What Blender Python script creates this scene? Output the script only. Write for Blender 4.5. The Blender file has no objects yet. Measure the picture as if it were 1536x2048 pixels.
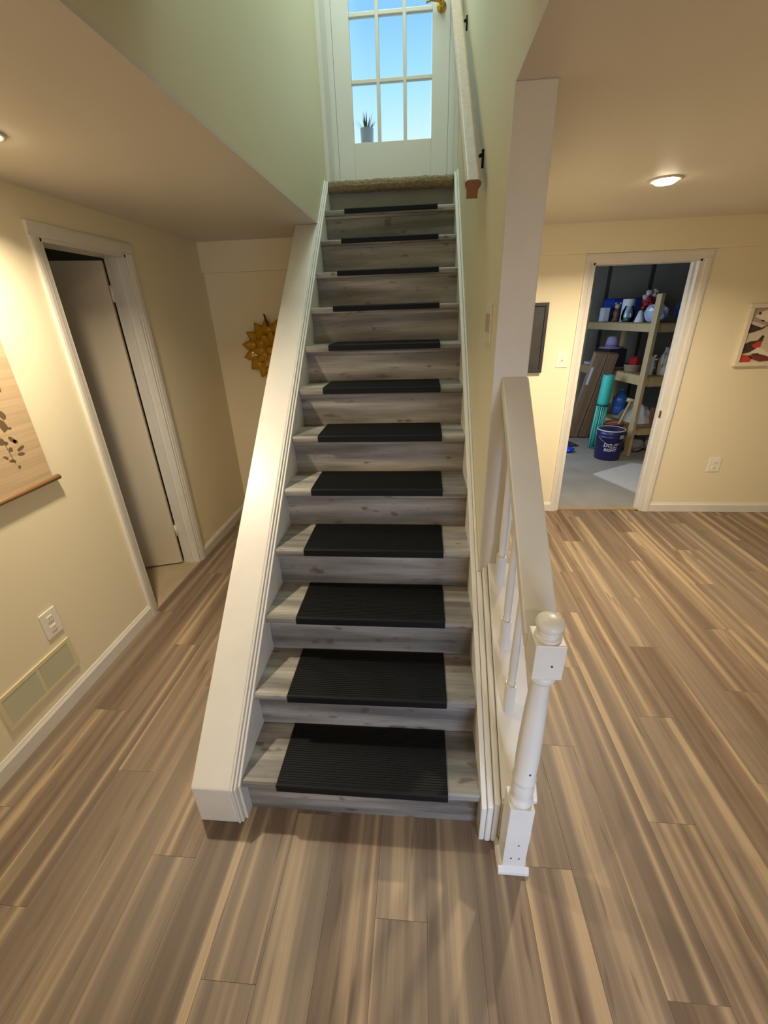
import bpy, bmesh, math, random
from mathutils import Vector, Matrix
random.seed(7)
C = bpy.context.scene.collection
SC = bpy.context.scene

# ------------------------------------------------------------------ camera
cam = bpy.data.objects.new('camera', bpy.data.cameras.new('camera')); C.objects.link(cam)
cx, cu, cf = Vector((0.99640566, 0.07899695, -0.03058157)), Vector((-0.00577468, 0.42352012, 0.90586829)), Vector((-0.08451275, 0.9024357, -0.42245403))
M = Matrix.Identity(4)
for i in range(3):
    M[i][0], M[i][1], M[i][2] = cx[i], cu[i], -cf[i]
M[0][3], M[1][3], M[2][3] = 0.64737, -0.93667, 1.72961
cam.matrix_world = M
cam.data.sensor_fit = 'HORIZONTAL'; cam.data.sensor_width = 36.0
cam.data.lens = 847.1 / 1536 * 36.0
cam.data.clip_start = 0.02
SC.camera = cam

# ------------------------------------------------------------------ world, lights, exposure
W = bpy.data.worlds.new('world'); SC.world = W; W.use_nodes = True
nt = W.node_tree; nt.nodes.clear()
_o = nt.nodes.new('ShaderNodeOutputWorld'); _b = nt.nodes.new('ShaderNodeBackground')
_tc = nt.nodes.new('ShaderNodeTexCoord'); _sx = nt.nodes.new('ShaderNodeSeparateXYZ'); _r = nt.nodes.new('ShaderNodeValToRGB')
nt.links.new(_tc.outputs['Generated'], _sx.inputs[0]); nt.links.new(_sx.outputs['Z'], _r.inputs[0])
e = _r.color_ramp.elements
e[0].position = 0.24; e[0].color = (0.80, 0.95, 1.0, 1)
e[1].position = 0.42; e[1].color = (0.27, 0.58, 0.97, 1)
k = e.new(0.34); k.color = (0.42, 0.76, 1.0, 1)
nt.links.new(_r.outputs[0], _b.inputs[0]); _b.inputs[1].default_value = 1.18
nt.links.new(_b.outputs[0], _o.inputs[0])

def area(name, loc, target, size, size_y, power, col, shape='RECTANGLE'):
    d = bpy.data.lights.new(name, 'AREA'); d.shape = shape; d.size = size; d.size_y = size_y
    d.energy = power; d.color = col
    o = bpy.data.objects.new(name, d); C.objects.link(o); o.location = loc
    o.rotation_euler = (Vector(target) - Vector(loc)).to_track_quat('-Z', 'Y').to_euler()
    return o
area('cool_fill', (1.35, -1.75, 0.5), (0.95, 0.1, 0.22), 0.5, 0.7, 5.5, (0.40, 0.60, 1.0)).data.spread = math.radians(90)  # unseen cool lamp added low behind the camera to tint risers and newel
area('room_fill', (0.9, -3.4, 1.3), (0.9, 0.2, 1.2), 2.4, 1.4, 20, (1.0, 0.93, 0.85))  # broad fill lamp added behind the camera to lift the column face
area('hall_fill', (0.42, 1.9, 4.85), (0.42, 1.9, 2.0), 0.7, 1.5, 30, (0.74, 0.96, 1.0))  # unseen overhead lamp added to brighten the stairwell walls
area('assumed_storage_daylight', (1.35, 4.3, 1.55), (3.3, 4.6, 0.9), 1.0, 1.2, 25, (0.66, 0.80, 1.0))  # unseen lamp for assumed daylight from the left; no window is modelled
SC.view_settings.view_transform = 'Standard'; SC.view_settings.look = 'None'
SC.view_settings.gamma = 1.0; SC.view_settings.use_curve_mapping = False
SC.view_settings.exposure = 0.06
DOWNLIGHT_POWER = 38.0
WARM = (1.0, 0.85, 0.64)

# ------------------------------------------------------------------ materials
def s2l(c): return tuple((v / 12.92 if v <= .04045 else ((v + .055) / 1.055) ** 2.4) for v in (x / 255 for x in c))
_mats = {}
def mat(name, col, rough=0.5, bump=0.0, bscale=200, var=0.0, vscale=6, metal=0.0, spec=None, stretch=(1, 1, 1), emit=None, est=0, trans=0.0, sub=None):
    if name in _mats: return _mats[name]
    m = bpy.data.materials.new(name); m.use_nodes = True; n = m.node_tree; p = n.nodes['Principled BSDF']
    lin = s2l(col); p.inputs['Base Color'].default_value = (*lin, 1); p.inputs['Roughness'].default_value = rough
    p.inputs['Metallic'].default_value = metal
    if spec is not None: p.inputs['Specular IOR Level'].default_value = spec
    if trans: p.inputs['Transmission Weight'].default_value = trans
    if emit: p.inputs['Emission Color'].default_value = (*emit, 1); p.inputs['Emission Strength'].default_value = est
    if var or bump:
        tc = n.nodes.new('ShaderNodeTexCoord'); mp = n.nodes.new('ShaderNodeMapping'); mp.inputs['Scale'].default_value = stretch
        n.links.new(tc.outputs['Object'], mp.inputs[0])
    if var:
        nz = n.nodes.new('ShaderNodeTexNoise'); nz.inputs['Scale'].default_value = vscale; nz.inputs['Detail'].default_value = 4
        n.links.new(mp.outputs[0], nz.inputs[0])
        r = n.nodes.new('ShaderNodeValToRGB'); r.color_ramp.elements[0].position = .3; r.color_ramp.elements[1].position = .7
        r.color_ramp.elements[0].color = (*(v * (1 - var) for v in lin), 1); r.color_ramp.elements[1].color = (*(min(1, v * (1 + var)) for v in lin), 1)
        n.links.new(nz.outputs['Fac'], r.inputs[0]); n.links.new(r.outputs[0], p.inputs['Base Color'])
    if bump:
        nb = n.nodes.new('ShaderNodeTexNoise'); nb.inputs['Scale'].default_value = bscale; nb.inputs['Detail'].default_value = 2
        n.links.new(mp.outputs[0], nb.inputs[0])
        bp = n.nodes.new('ShaderNodeBump'); bp.inputs['Strength'].default_value = bump; bp.inputs['Distance'].default_value = 0.002
        n.links.new(nb.outputs['Fac'], bp.inputs['Height']); n.links.new(bp.outputs[0], p.inputs['Normal'])
    _mats[name] = m; return m

def wood(name, ramp, across, along, axis, rough, grain=0.25, knots=True, tint=0.0, coat=0.0):
    """streaky plank print: streaks run along the axis, each object gets its own piece of it"""
    m = bpy.data.materials.new(name); m.use_nodes = True; n = m.node_tree; L = n.links.new; p = n.nodes['Principled BSDF']
    tc = n.nodes.new('ShaderNodeTexCoord'); oi = n.nodes.new('ShaderNodeObjectInfo')
    mul = n.nodes.new('ShaderNodeMath'); mul.operation = 'MULTIPLY'; mul.inputs[1].default_value = 53.7; L(oi.outputs['Random'], mul.inputs[0])
    add = n.nodes.new('ShaderNodeVectorMath'); add.operation = 'ADD'
    L(tc.outputs['Object'], add.inputs[0]); L(mul.outputs[0], add.inputs[1])
    def noise(sa, sl, detail, rgh=0.5, dist=0.0):
        mp = n.nodes.new('ShaderNodeMapping')
        mp.inputs['Scale'].default_value = (sl, sa, sa) if axis == 'X' else (sa, sl, sa)
        L(add.outputs[0], mp.inputs[0])
        z = n.nodes.new('ShaderNodeTexNoise'); z.inputs['Scale'].default_value = 1; z.inputs['Detail'].default_value = detail
        z.inputs['Roughness'].default_value = rgh; z.inputs['Distortion'].default_value = dist
        L(mp.outputs[0], z.inputs[0]); return z.outputs['Fac']
    f = noise(across, along, 1.5, 0.45, 0.2)
    r = n.nodes.new('ShaderNodeValToRGB'); els = r.color_ramp.elements
    while len(els) < len(ramp): els.new(0.5)
    for el, (pos, c) in zip(els, ramp): el.position = pos; el.color = (*s2l(c), 1)
    L(f, r.inputs[0]); out = r.outputs[0]
    def mix(a, fac, b, mode='MIX'):
        x = n.nodes.new('ShaderNodeMix'); x.data_type = 'RGBA'; x.blend_type = mode
        if isinstance(fac, float): x.inputs['Factor'].default_value = fac
        else: L(fac, x.inputs['Factor'])
        L(a, x.inputs[6])
        if isinstance(b, tuple): x.inputs[7].default_value = (*b, 1)
        else: L(b, x.inputs[7])
        return x.outputs[2]
    g = noise(across * 9, along * 6, 4, 0.6)
    gr = n.nodes.new('ShaderNodeValToRGB'); gr.color_ramp.elements[0].position = .3; gr.color_ramp.elements[1].position = .7
    gr.color_ramp.elements[0].color = (1 - grain,) * 3 + (1,); gr.color_ramp.elements[1].color = (1 + grain * .5,) * 3 + (1,)
    L(g, gr.inputs[0]); out = mix(out, 1.0, gr.outputs[0], 'MULTIPLY')
    if knots:
        kn = noise(across * 1.9, along * 9, 1.0); kr = n.nodes.new('ShaderNodeValToRGB')
        kr.color_ramp.elements[0].position = .66; kr.color_ramp.elements[1].position = .74
        kr.color_ramp.elements[0].color = (0, 0, 0, 1); kr.color_ramp.elements[1].color = (.7, .7, .7, 1)
        L(kn, kr.inputs[0]); out = mix(out, kr.outputs[0], s2l((88, 68, 50)))
    if tint:
        t = n.nodes.new('ShaderNodeMath'); t.operation = 'MULTIPLY'; t.inputs[1].default_value = tint
        rr = n.nodes.new('ShaderNodeTexWhiteNoise'); rr.noise_dimensions = '1D'; L(oi.outputs['Random'], rr.inputs['W'])
        L(rr.outputs['Value'], t.inputs[0]); out = mix(out, t.outputs[0], s2l((142, 130, 112)))
    L(out, p.inputs['Base Color']); p.inputs['Roughness'].default_value = rough
    p.inputs['Specular IOR Level'].default_value = 0.4
    bp = n.nodes.new('ShaderNodeBump'); bp.inputs['Strength'].default_value = .12; bp.inputs['Distance'].default_value = .001
    L(g, bp.inputs['Height']); L(bp.outputs[0], p.inputs['Normal'])
    return m

WALL = mat('wall_paint', (230, 218, 185), .62, bump=.06, bscale=260)
WALLW = mat('stairwell_paint', (220, 213, 182), .6, bump=.06, bscale=260)
CEIL = mat('ceiling_paint', (216, 208, 194), .55, bump=.05, bscale=300)
WHITE = mat('white_trim_paint', (216, 211, 199), .38, bump=.05, bscale=60, var=.03, vscale=9)
WHITE2 = mat('white_door_paint', (216, 213, 204), .4)
DARK = mat('dark_gap', (24, 22, 20), .9)
PLANK = wood('vinyl_plank_print', [(.36, (104, 86, 70)), (.47, (122, 102, 83)), (.56, (135, 115, 94)), (.655, (176, 152, 119))], 20, .42, 'Y', .5, grain=.18, tint=.36)
TREADW = wood('grey_plank_print', [(.32, (102, 98, 92)), (.46, (130, 125, 117)), (.58, (155, 149, 139)), (.68, (176, 168, 155))], 14, 1.3, 'X', .4, grain=.22)
RUBBER = mat('black_rubber', (13, 13, 14), .6, spec=.22, bump=.05, bscale=500)
CARPET = mat('tan_carpet', (132, 114, 84), .95, bump=.8, bscale=450, var=.2, vscale=60)
RAILW = mat('oak_rail', (182, 160, 136), .45, var=.12, vscale=14, stretch=(4, .6, 4))
RAILEND = mat('oak_end_grain', (140, 98, 78), .7, var=.15, vscale=60)
BLACKM = mat('black_metal', (28, 27, 27), .4, metal=.6)
BRASS = mat('polished_brass', (222, 184, 92), .22, metal=1.0)
STEEL = mat('satin_nickel', (190, 186, 178), .35, metal=.9)
PLATE = mat('ivory_plastic', (232, 226, 208), .35)
SHADEP = mat('plastic_slot', (96, 88, 74), .6)
CONC = mat('concrete', (150, 146, 138), .8, bump=.3, bscale=60, var=.12, vscale=3)
BLOCK = mat('grey_block_wall', (138, 134, 122), .85, bump=.3, bscale=80, var=.12, vscale=4)
LUMBER = mat('pine_lumber', (186, 164, 122), .6, var=.12, vscale=10, stretch=(6, 6, 1))
JOIST = mat('old_joist_wood', (92, 76, 54), .8, var=.2, vscale=8)
CARD = mat('brown_cardboard', (136, 112, 88), .8, var=.08, vscale=7)
def P(n, c, r=.5, **k): return mat(n, c, r, **k)

# ------------------------------------------------------------------ mesh helpers
class MB:
    def __init__(s): s.bm = bmesh.new(); s.mi = 0
    def _fin(s, faces, smooth=False):
        for f in faces:
            if f is not None: f.material_index = s.mi; f.smooth = smooth
    def box(s, x0, x1, y0, y1, z0, z1, bev=0.0, T=None):
        b = s.bm; v = [b.verts.new((x, y, z)) for x in (x0, x1) for y in (y0, y1) for z in (z0, z1)]
        q = [(0, 1, 3, 2), (4, 6, 7, 5), (0, 4, 5, 1), (2, 3, 7, 6), (0, 2, 6, 4), (1, 5, 7, 3)]
        fs = [b.faces.new([v[i] for i in a]) for a in q]; s._fin(fs)
        if bev:
            ed = list({e_ for f in fs for e_ in f.edges})
            r = bmesh.ops.bevel(b, geom=ed, offset=bev, segments=2, profile=.6, affect='EDGES')
            s._fin(r['faces'], False); v = list({w for f in r['faces'] for w in f.verts} | {w for w in v if w.is_valid})
        if T is not None: bmesh.ops.transform(b, matrix=T, verts=[w for w in v if w.is_valid])
        return s
    def prism(s, pts, axis, a, b_, smooth=False):
        """pts: 2D outline; axis X -> (y,z), Y -> (x,z), Z -> (x,y); extruded a..b_"""
        def mk(p, t): return {'X': (t, p[0], p[1]), 'Y': (p[0], t, p[1]), 'Z': (p[0], p[1], t)}[axis]
        b = s.bm; A = [b.verts.new(mk(p, a)) for p in pts]; B = [b.verts.new(mk(p, b_)) for p in pts]
        n = len(pts); fs = [b.faces.new(A[::-1]), b.faces.new(B)]; s._fin(fs)
        sd = [b.faces.new([A[i], A[(i + 1) % n], B[(i + 1) % n], B[i]]) for i in range(n)]; s._fin(sd, smooth)
        return s
    def lathe(s, prof, n=20, c=(0, 0, 0), T=None, smooth=True, cap=True):
        """prof: [(r,z)]"""
        b = s.bm; rings = []
        for r, z in prof:
            rings.append([b.verts.new((c[0] + r * math.cos(2 * math.pi * i / n), c[1] + r * math.sin(2 * math.pi * i / n), c[2] + z)) for i in range(n)])
        for A, B in zip(rings, rings[1:]):
            s._fin([b.faces.new([A[i], A[(i + 1) % n], B[(i + 1) % n], B[i]]) for i in range(n)], smooth)
        if cap:
            s._fin([b.faces.new(rings[0][::-1]), b.faces.new(rings[-1])])
        if T is not None: bmesh.ops.transform(b, matrix=T, verts=[v for R_ in rings for v in R_])
        return s
    def tube(s, pts, r, n=8, r2=None):
        b = s.bm; rings = []; P_ = [Vector(p) for p in pts]; m = len(P_)
        for i, q in enumerate(P_):
            d = ((P_[min(i + 1, m - 1)]) - P_[max(i - 1, 0)]).normalized()
            a = d.orthogonal().normalized() if i == 0 else (pa - d * pa.dot(d)).normalized()
            pa = a; c_ = d.cross(a); rr = r if r2 is None else r + (r2 - r) * i / (m - 1)
            rings.append([b.verts.new(q + (a * math.cos(2 * math.pi * j / n) + c_ * math.sin(2 * math.pi * j / n)) * rr) for j in range(n)])
        for A, B in zip(rings, rings[1:]):
            s._fin([b.faces.new([A[i], A[(i + 1) % n], B[(i + 1) % n], B[i]]) for i in range(n)], True)
        s._fin([b.faces.new(rings[0][::-1]), b.faces.new(rings[-1])]); return s
    def sphere(s, c, r, sc=(1, 1, 1), sub=2, jit=0.0):
        g = bmesh.ops.create_icosphere(s.bm, subdivisions=sub, radius=r)
        for v in g['verts']:
            k_ = 1 + (random.uniform(-jit, jit) if jit else 0)
            v.co = Vector((v.co.x * sc[0] * k_ + c[0], v.co.y * sc[1] * k_ + c[1], v.co.z * sc[2] * k_ + c[2]))
        s._fin({f for v in g['verts'] for f in v.link_faces}, not jit); return s
    def build(s, name, m, parent=None, mats=None):
        bmesh.ops.recalc_face_normals(s.bm, faces=s.bm.faces)
        me = bpy.data.meshes.new(name); s.bm.to_mesh(me); s.bm.free()
        for x in (mats or [m]): me.materials.append(x)
        o = bpy.data.objects.new(name, me); C.objects.link(o)
        if parent: o.parent = parent; o.matrix_parent_inverse = parent.matrix_world.inverted() if False else Matrix.Translation(-parent.location) if parent.rotation_euler == ZERO else (Matrix.LocRotScale(parent.location, parent.rotation_euler, None)).inverted()
        return o
from mathutils import Euler
ZERO = Euler((0, 0, 0))
def world_off(o):
    v = Vector(o.location)
    while o.parent: o = o.parent; v += Vector(o.location)
    return v
def tag(o, label, cat, group=None, kind=None):
    o['label'] = label; o['category'] = cat
    if group: o['group'] = group
    if kind: o['kind'] = kind
    return o
def thing(name, loc, label, cat, group=None):
    o = bpy.data.objects.new(name, None); C.objects.link(o); o.location = loc; o.empty_display_size = .1
    return tag(o, label, cat, group)
def struct(o): o['kind'] = 'structure'; return o
def group_root(name, loc):
    o = bpy.data.objects.new(name, None); C.objects.link(o); o.location = loc; return struct(o)
def sub(mb, name, m, parent, mats=None):
    """child of a child: geometry given in world coordinates"""
    o = mb.build(name, m, None, mats); o.parent = parent
    o.matrix_parent_inverse = Matrix.Translation(-world_chain(parent)); return o
def world_chain(o):
    # world position of an object whose chain carries only translations and parent inverses
    Mx = Matrix.Identity(4); chain = []
    while o: chain.append(o); o = o.parent
    for q in reversed(chain): Mx = Mx @ q.matrix_parent_inverse @ Matrix.Translation(q.location)
    return Mx.to_translation()

# ------------------------------------------------------------------ dimensions (metres)
SW, RISE, RUN, YB = 0.8658, 0.1976, 0.2219, 2.818     # stair width, riser, run, back wall
XL, ZC = -1.087, 2.28                                   # left wall, ceiling
ZU = 13 * RISE                                          # upper floor
SL = RISE / RUN
XS, XR, CT = -0.03, 0.895, 1.005                        # stairwell left wall, right wall, its outer face
DX0, DX1 = 1.927, 2.693                                 # storage door opening
LY0, LY1, LZ = 1.20, 1.822, 2.095                       # left door opening
noseZ = lambda y: RISE + SL * y

# ------------------------------------------------------------------ shell
struct(MB().box(-1.25, 4.75, -3.6, 2.93, -.12, -.008).build('floor', mat('subfloor', (140, 112, 82), .6)))
FLOOR = bpy.data.objects['floor']
struct(MB().box(1.1, 4.75, 2.86, 6.7, -.12, 0).build('floor_storage', CONC))
struct(MB().box(-2.9, -1.09, .5, 2.7, -.12, .002).build('floor_side_room', P('beige_tile', (176, 158, 128), .5, var=.1, vscale=5)))
# walls
m = MB(); m.box(-1.3, DX0, YB, 2.93, 0, 2.3); m.box(DX1, 4.75, YB, 2.93, 0, 2.3); m.box(DX0, DX1, YB, 2.93, 2.03, 2.3)
struct(m.build('wall_back', WALL))
m = MB(); m.box(-1.207, XL, -3.6, LY0, 0, 2.3); m.box(-1.207, XL, LY1, 2.9, 0, 2.3); m.box(-1.207, XL, LY0, LY1, LZ, 2.3)
struct(m.build('wall_left', WALL))
struct(MB().box(4.7, 4.8, -3.6, 2.9, 0, 2.3).build('wall_right', WALL))
struct(MB().box(-1.3, 4.8, -3.7, -3.6, 0, 2.3).build('wall_front', WALL))
m = MB(); m.box(-1.25, XS, -3.6, 2.9, ZC, ZC + .014); m.box(XR, CT, -3.6, .599, ZC, ZC + .014); m.box(CT, 4.8, -3.6, 2.93, ZC, ZC + .014); m.box(XS, XR, -3.6, -.45, ZC, ZC + .014)
struct(m.build('ceiling', CEIL))
ZD = ZC + .014
struct(MB().box(XS, XR, -.45, .56, ZU + .02, ZU + .2).build('shade_slab', CEIL))  # unseen slab added to keep the overhead light off the front stairwell
# soffit along the back wall
m = MB(); m.box(XL, XS - .145, YB - .035, YB, 2.07, ZC); m.box(CT, 4.7, YB - .035, YB, 2.0885, ZC)
struct(m.build('trim_1', WALL))
# stairwell walls
struct(MB().box(XR, CT, .6, 2.96, 0, ZC + .014).build('wall_stair_right', WALLW))
struct(MB().box(XR, CT, -.45, 3.1, ZD, 4.95).build('wall_upper_right', WALLW))
struct(MB().box(-.14, XS, -.45, 3.1, ZD, 4.95).build('wall_upper_left', WALLW))
struct(MB().box(-.3, CT, -.55, -.45, ZD, 4.95).build('wall_upper_front', WALLW))
struct(MB().box(-.3, CT, -.55, 3.1, 4.95, 5.05).build('ceiling_upper', CEIL))
struct(MB().box(-.03, XR, 2.68, 2.93, 2.36, ZU - .014).build('floor_landing', CONC))
# white face of the wall end
struct(MB().box(XR - .002, CT + .002, .588, .602, .62, ZC, bev=.003).build('trim_2', WHITE))
# storage room
struct(MB().box(1.1, 4.75, 6.5, 6.6, 0, 2.5).build('wall_storage_back', BLOCK)); WSB = bpy.data.objects['wall_storage_back']
for x in [1.6 + .61 * i for i in range(5)]:
    MB().box(x - .02, x + .02, 6.485, 6.502, 0.02, 2.38).build('seam_strip', P('dark_seam', (66, 64, 60), .9), WSB)
struct(MB().box(1.0, 1.1, 2.93, 6.6, 0, 2.5).build('wall_storage_left', BLOCK))
struct(MB().box(4.7, 4.8, 2.93, 6.6, 0, 2.5).build('wall_storage_right', BLOCK))
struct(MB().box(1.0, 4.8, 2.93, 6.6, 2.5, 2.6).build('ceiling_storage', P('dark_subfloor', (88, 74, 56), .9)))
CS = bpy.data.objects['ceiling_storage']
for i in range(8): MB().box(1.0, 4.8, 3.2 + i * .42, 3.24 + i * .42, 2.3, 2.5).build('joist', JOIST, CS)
# side room behind the left door
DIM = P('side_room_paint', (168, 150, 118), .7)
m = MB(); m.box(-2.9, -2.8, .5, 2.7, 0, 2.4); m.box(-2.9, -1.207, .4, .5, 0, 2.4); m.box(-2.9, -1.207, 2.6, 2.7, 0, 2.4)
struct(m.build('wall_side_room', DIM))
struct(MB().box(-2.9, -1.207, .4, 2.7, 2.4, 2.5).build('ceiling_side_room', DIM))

# ------------------------------------------------------------------ floor planks
PW, PL = 0.1638, 1.22
_pm = {}
def plank(xc, y0, y1):
    L_ = round(y1 - y0, 3); key = L_
    if key not in _pm:
        b = MB(); b.box(-PW / 2 + .0003, PW / 2 - .0003, -L_ / 2 + .0003, L_ / 2 - .0003, -.0075, 0, bev=.0005)
        bmesh.ops.recalc_face_normals(b.bm, faces=b.bm.faces)
        me = bpy.data.meshes.new('plank'); b.bm.to_mesh(me); b.bm.free(); me.materials.append(PLANK); _pm[key] = me
    o = bpy.data.objects.new('plank', _pm[key]); C.objects.link(o); o.parent = FLOOR
    o.location = (xc, (y0 + y1) / 2, random.uniform(-.0003, 0))
x = -1.0844 + PW / 2 - .04; col = 0
while x < 4.7:
    yend = 2.845 if (DX0 - .03 < x < DX1 + .03) else 2.817
    under = -.16 < x < 1.03
    if under: yend = .06
    y = -1.25 + (col * .4637 % PL) - PL
    while y < yend:
        a, b_ = max(y, -1.6), min(y + PL, yend)
        if b_ - a > .02 and b_ > -1.3: plank(x, a, b_)
        y += PL
    x += PW; col += 1

# ------------------------------------------------------------------ baseboards, door frames
def base_profile(t, h): return [(0, 0), (t, 0), (t, h - .02), (t * .55, h - .008), (t * .35, h), (0, h)]
def baseboard_y(name, xw, y0, y1):           # along Y on the left wall
    pr = [(xw + p[0], p[1]) for p in base_profile(.014, .085)]
    return struct(MB().prism(pr, 'Y', y0, y1).build(name, WHITE))
def baseboard_x(name, yw, x0, x1):
    pr = [(yw - p[0], p[1]) for p in base_profile(.014, .085)]
    return struct(MB().prism(pr, 'X', x0, x1).build(name, WHITE))
b0 = baseboard_y('baseboard_left', XL, -3.5, LY0 - .058)
pr = [(XL + p[0], p[1]) for p in base_profile(.014, .085)]
MB().prism(pr, 'Y', LY1 + .058, YB).build('baseboard_run', WHITE, b0)
b1 = baseboard_x('baseboard_back', YB, DX1 + .058, 4.7)
pr = [(YB - p[0], p[1]) for p in base_profile(.014, .085)]
MB().prism(pr, 'X', CT + .04, DX0 - .058).build('baseboard_run', WHITE, b1)
MB().prism(pr, 'X', XL + .014, -.18).build('baseboard_run', WHITE, b1)

def casing_parts(parent, axis, w0, w1, top, plane, out, cw=.057):
    """colonial casing round an opening: w0..w1 along the wall axis, on the wall plane, out = +1/-1 direction off the wall"""
    pr = [(0, 0), (0, .009), (.012, .011), (.02, .015), (.045, .018), (cw, .016), (cw, 0)]
    def leg(sgn, base):
        b = MB(); pts = [(base + sgn * p[0], plane + out * p[1]) for p in pr]
        if axis == 'Y': pts = [(q[1], q[0]) for q in pts]
        b.prism(pts, 'Z', 0, top + (cw if False else 0)); return b
    leg(-1, w0 - .004).build('casing', WHITE, parent); leg(1, w1 + .004).build('casing', WHITE, parent)
    b = MB(); pts = [(plane + out * p[1], top + p[0]) for p in pr]
    b.prism(pts, 'X' if axis == 'X' else 'Y', w0 - cw - .004, w1 + cw + .004)
    b.build('casing', WHITE, parent)
# storage doorway
d2 = group_root('door_2', (DX0, YB, 0))
casing_parts(d2, 'X', DX0, DX1, 2.03, YB, -1)
MB().box(DX0 - .004, DX0 + .016, YB - .004, 2.935, 0, 2.03, bev=.002).build('jamb', WHITE, d2)
MB().box(DX1 - .016, DX1 + .004, YB - .004, 2.935, 0, 2.03, bev=.002).build('jamb', WHITE, d2)
MB().box(DX0, DX1, YB - .004, 2.935, 2.014, 2.034).build('head_jamb', WHITE, d2)
MB().box(DX1 - .028, DX1 - .015, 2.868, 2.905, 0, 2.015).build('door_stop', WHITE, d2)
MB().box(DX0 + .015, DX0 + .028, 2.868, 2.905, 0, 2.015).build('door_stop', WHITE, d2)
MB().box(DX1 - .019, DX1 - .0155, 2.835, 2.862, .86, .92).build('strike_plate', P('aged_brass', (120, 96, 62), .4, metal=.8), d2)
MB().box(DX0, DX1, 2.835, 2.875, 0, .008, bev=.003).build('threshold', P('threshold_wood', (170, 140, 98), .5), d2)
# left doorway with the white leaf swung into the side room
d1 = group_root('door_1', (XL, LY0, 0))
casing_parts(d1, 'Y', LY0, LY1, LZ, XL, 1)
MB().box(-1.212, XL + .004, LY0 - .004, LY0 + .014, 0, LZ, bev=.002).build('jamb', WHITE, d1)
MB().box(-1.212, XL + .004, LY1 - .014, LY1 + .004, 0, LZ, bev=.002).build('jamb', WHITE, d1)
MB().box(-1.212, XL + .004, LY0, LY1, LZ - .016, LZ + .004).build('head_jamb', WHITE, d1)
MB().box(-1.172, -1.135, LY1 - .026, LY1 - .013, 0, LZ - .015).build('door_stop', WHITE, d1)
MB().box(-1.172, -1.135, LY0 + .013, LY0 + .026, 0, LZ - .015).build('door_stop', WHITE, d1)
T = Matrix.Translation((-1.216, LY1 - .012, 0)) @ Matrix.Rotation(math.atan2(-.31, -.95), 4, 'Z')
lf = MB().box(0.006, .60, -.001, .034, .014, LZ - .03, bev=.002, T=T).build('leaf', P('warm_white_door_paint', (206, 194, 168), .45), d1)
for z in (.28, 1.892):
    h = MB(); h.lathe([(.009, 0), (.009, .09)], 8, (-1.210, LY1 - .022, z - .045)); h.box(-1.21, -1.175, LY1 - .0165, LY1 - .0135, z - .045, z + .045)
    h.box(0, .03, -.0025, 0.001, z - .045, z + .045, T=T)
    h.build('hinge', WHITE, d1)
k = MB(); k.lathe([(.03, 0), (.03, .006), (.012, .012), (.012, .03), (.026, .045), (.028, .055), (.018, .066)], 14, T=T @ Matrix.Translation((.54, .034, .93)) @ Matrix.Rotation(-math.pi / 2, 4, 'X'))
k.build('knob', STEEL, d1)

# ------------------------------------------------------------------ staircase
st = thing('staircase', (SW / 2, 0, 0), 'straight staircase with grey wood plank treads between white painted stringers', 'staircase')
for i in range(1, 13):
    y, z = (i - 1) * RUN, i * RISE
    # tread with a rolled nosing and a small lip strip below it
    pr = [(y + .006, z - .034), (y + .001, z - .028), (y - .001, z - .018), (y + .001, z - .008), (y + .007, z - .001), (y + .02, z), (y + RUN + .03, z), (y + RUN + .03, z - .018), (y + .03, z - .018), (y + .03, z - .034)]
    MB().prism(pr, 'X', .0005, SW - .001).build('tread', TREADW, st)
    MB().box(.0008, SW - .0012, y + .022, y + .034, z - .048, z - .03, bev=.002).build('nosing_strip', TREADW, st)
for i in range(1, 14):
    y, z = (i - 1) * RUN, (i - 1) * RISE
    MB().box(.0008, SW - .0012, y + .032, y + .046, z + .0, z + RISE - .019).build('riser', TREADW, st)
def sloped(x0, x1, yf, off, ytop, mb=None, bot=None, zmax=None):
    """closed board: vertical front edge at yf down to the floor, top edge parallel to the nosing line"""
    b = mb or MB(); pts = [(yf, 0), (yf, noseZ(yf) + off)]
    if zmax is not None and noseZ(ytop) + off > zmax: ytop = (zmax - off - RISE) / SL
    pts.append((ytop, noseZ(ytop) + off))
    if bot is None: pts.append((ytop, 0))
    else: pts += [(ytop, noseZ(ytop) - bot), (.32, noseZ(.32) - bot if noseZ(.32) - bot > 0 else 0), (.32, 0)]
    b.prism(pts, 'X', x0, x1); return b
def bevelled(o, w=.004):
    md = o.modifiers.new('soft', 'BEVEL'); md.width = w; md.segments = 2; md.limit_method = 'ANGLE'; md.angle_limit = .6; return o
# left: wide closed knee wall with cap, then two stepped strips and the skirt
bevelled(sloped(-.178, -.0303, -.03, .02, 2.9, zmax=ZC).build('stringer_wall', WHITE, st), .006)
bevelled(sloped(-.0298, -.0205, -.032, .024, 2.66).build('stringer_moulding', WHITE, st), .0028)
bevelled(sloped(-.0203, -.0102, -.026, .014, 2.66).build('stringer_moulding', WHITE, st), .0028)
bevelled(sloped(-.0100, .001, -.012, .003, 2.68).build('skirt_board', WHITE, st), .003)
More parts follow.
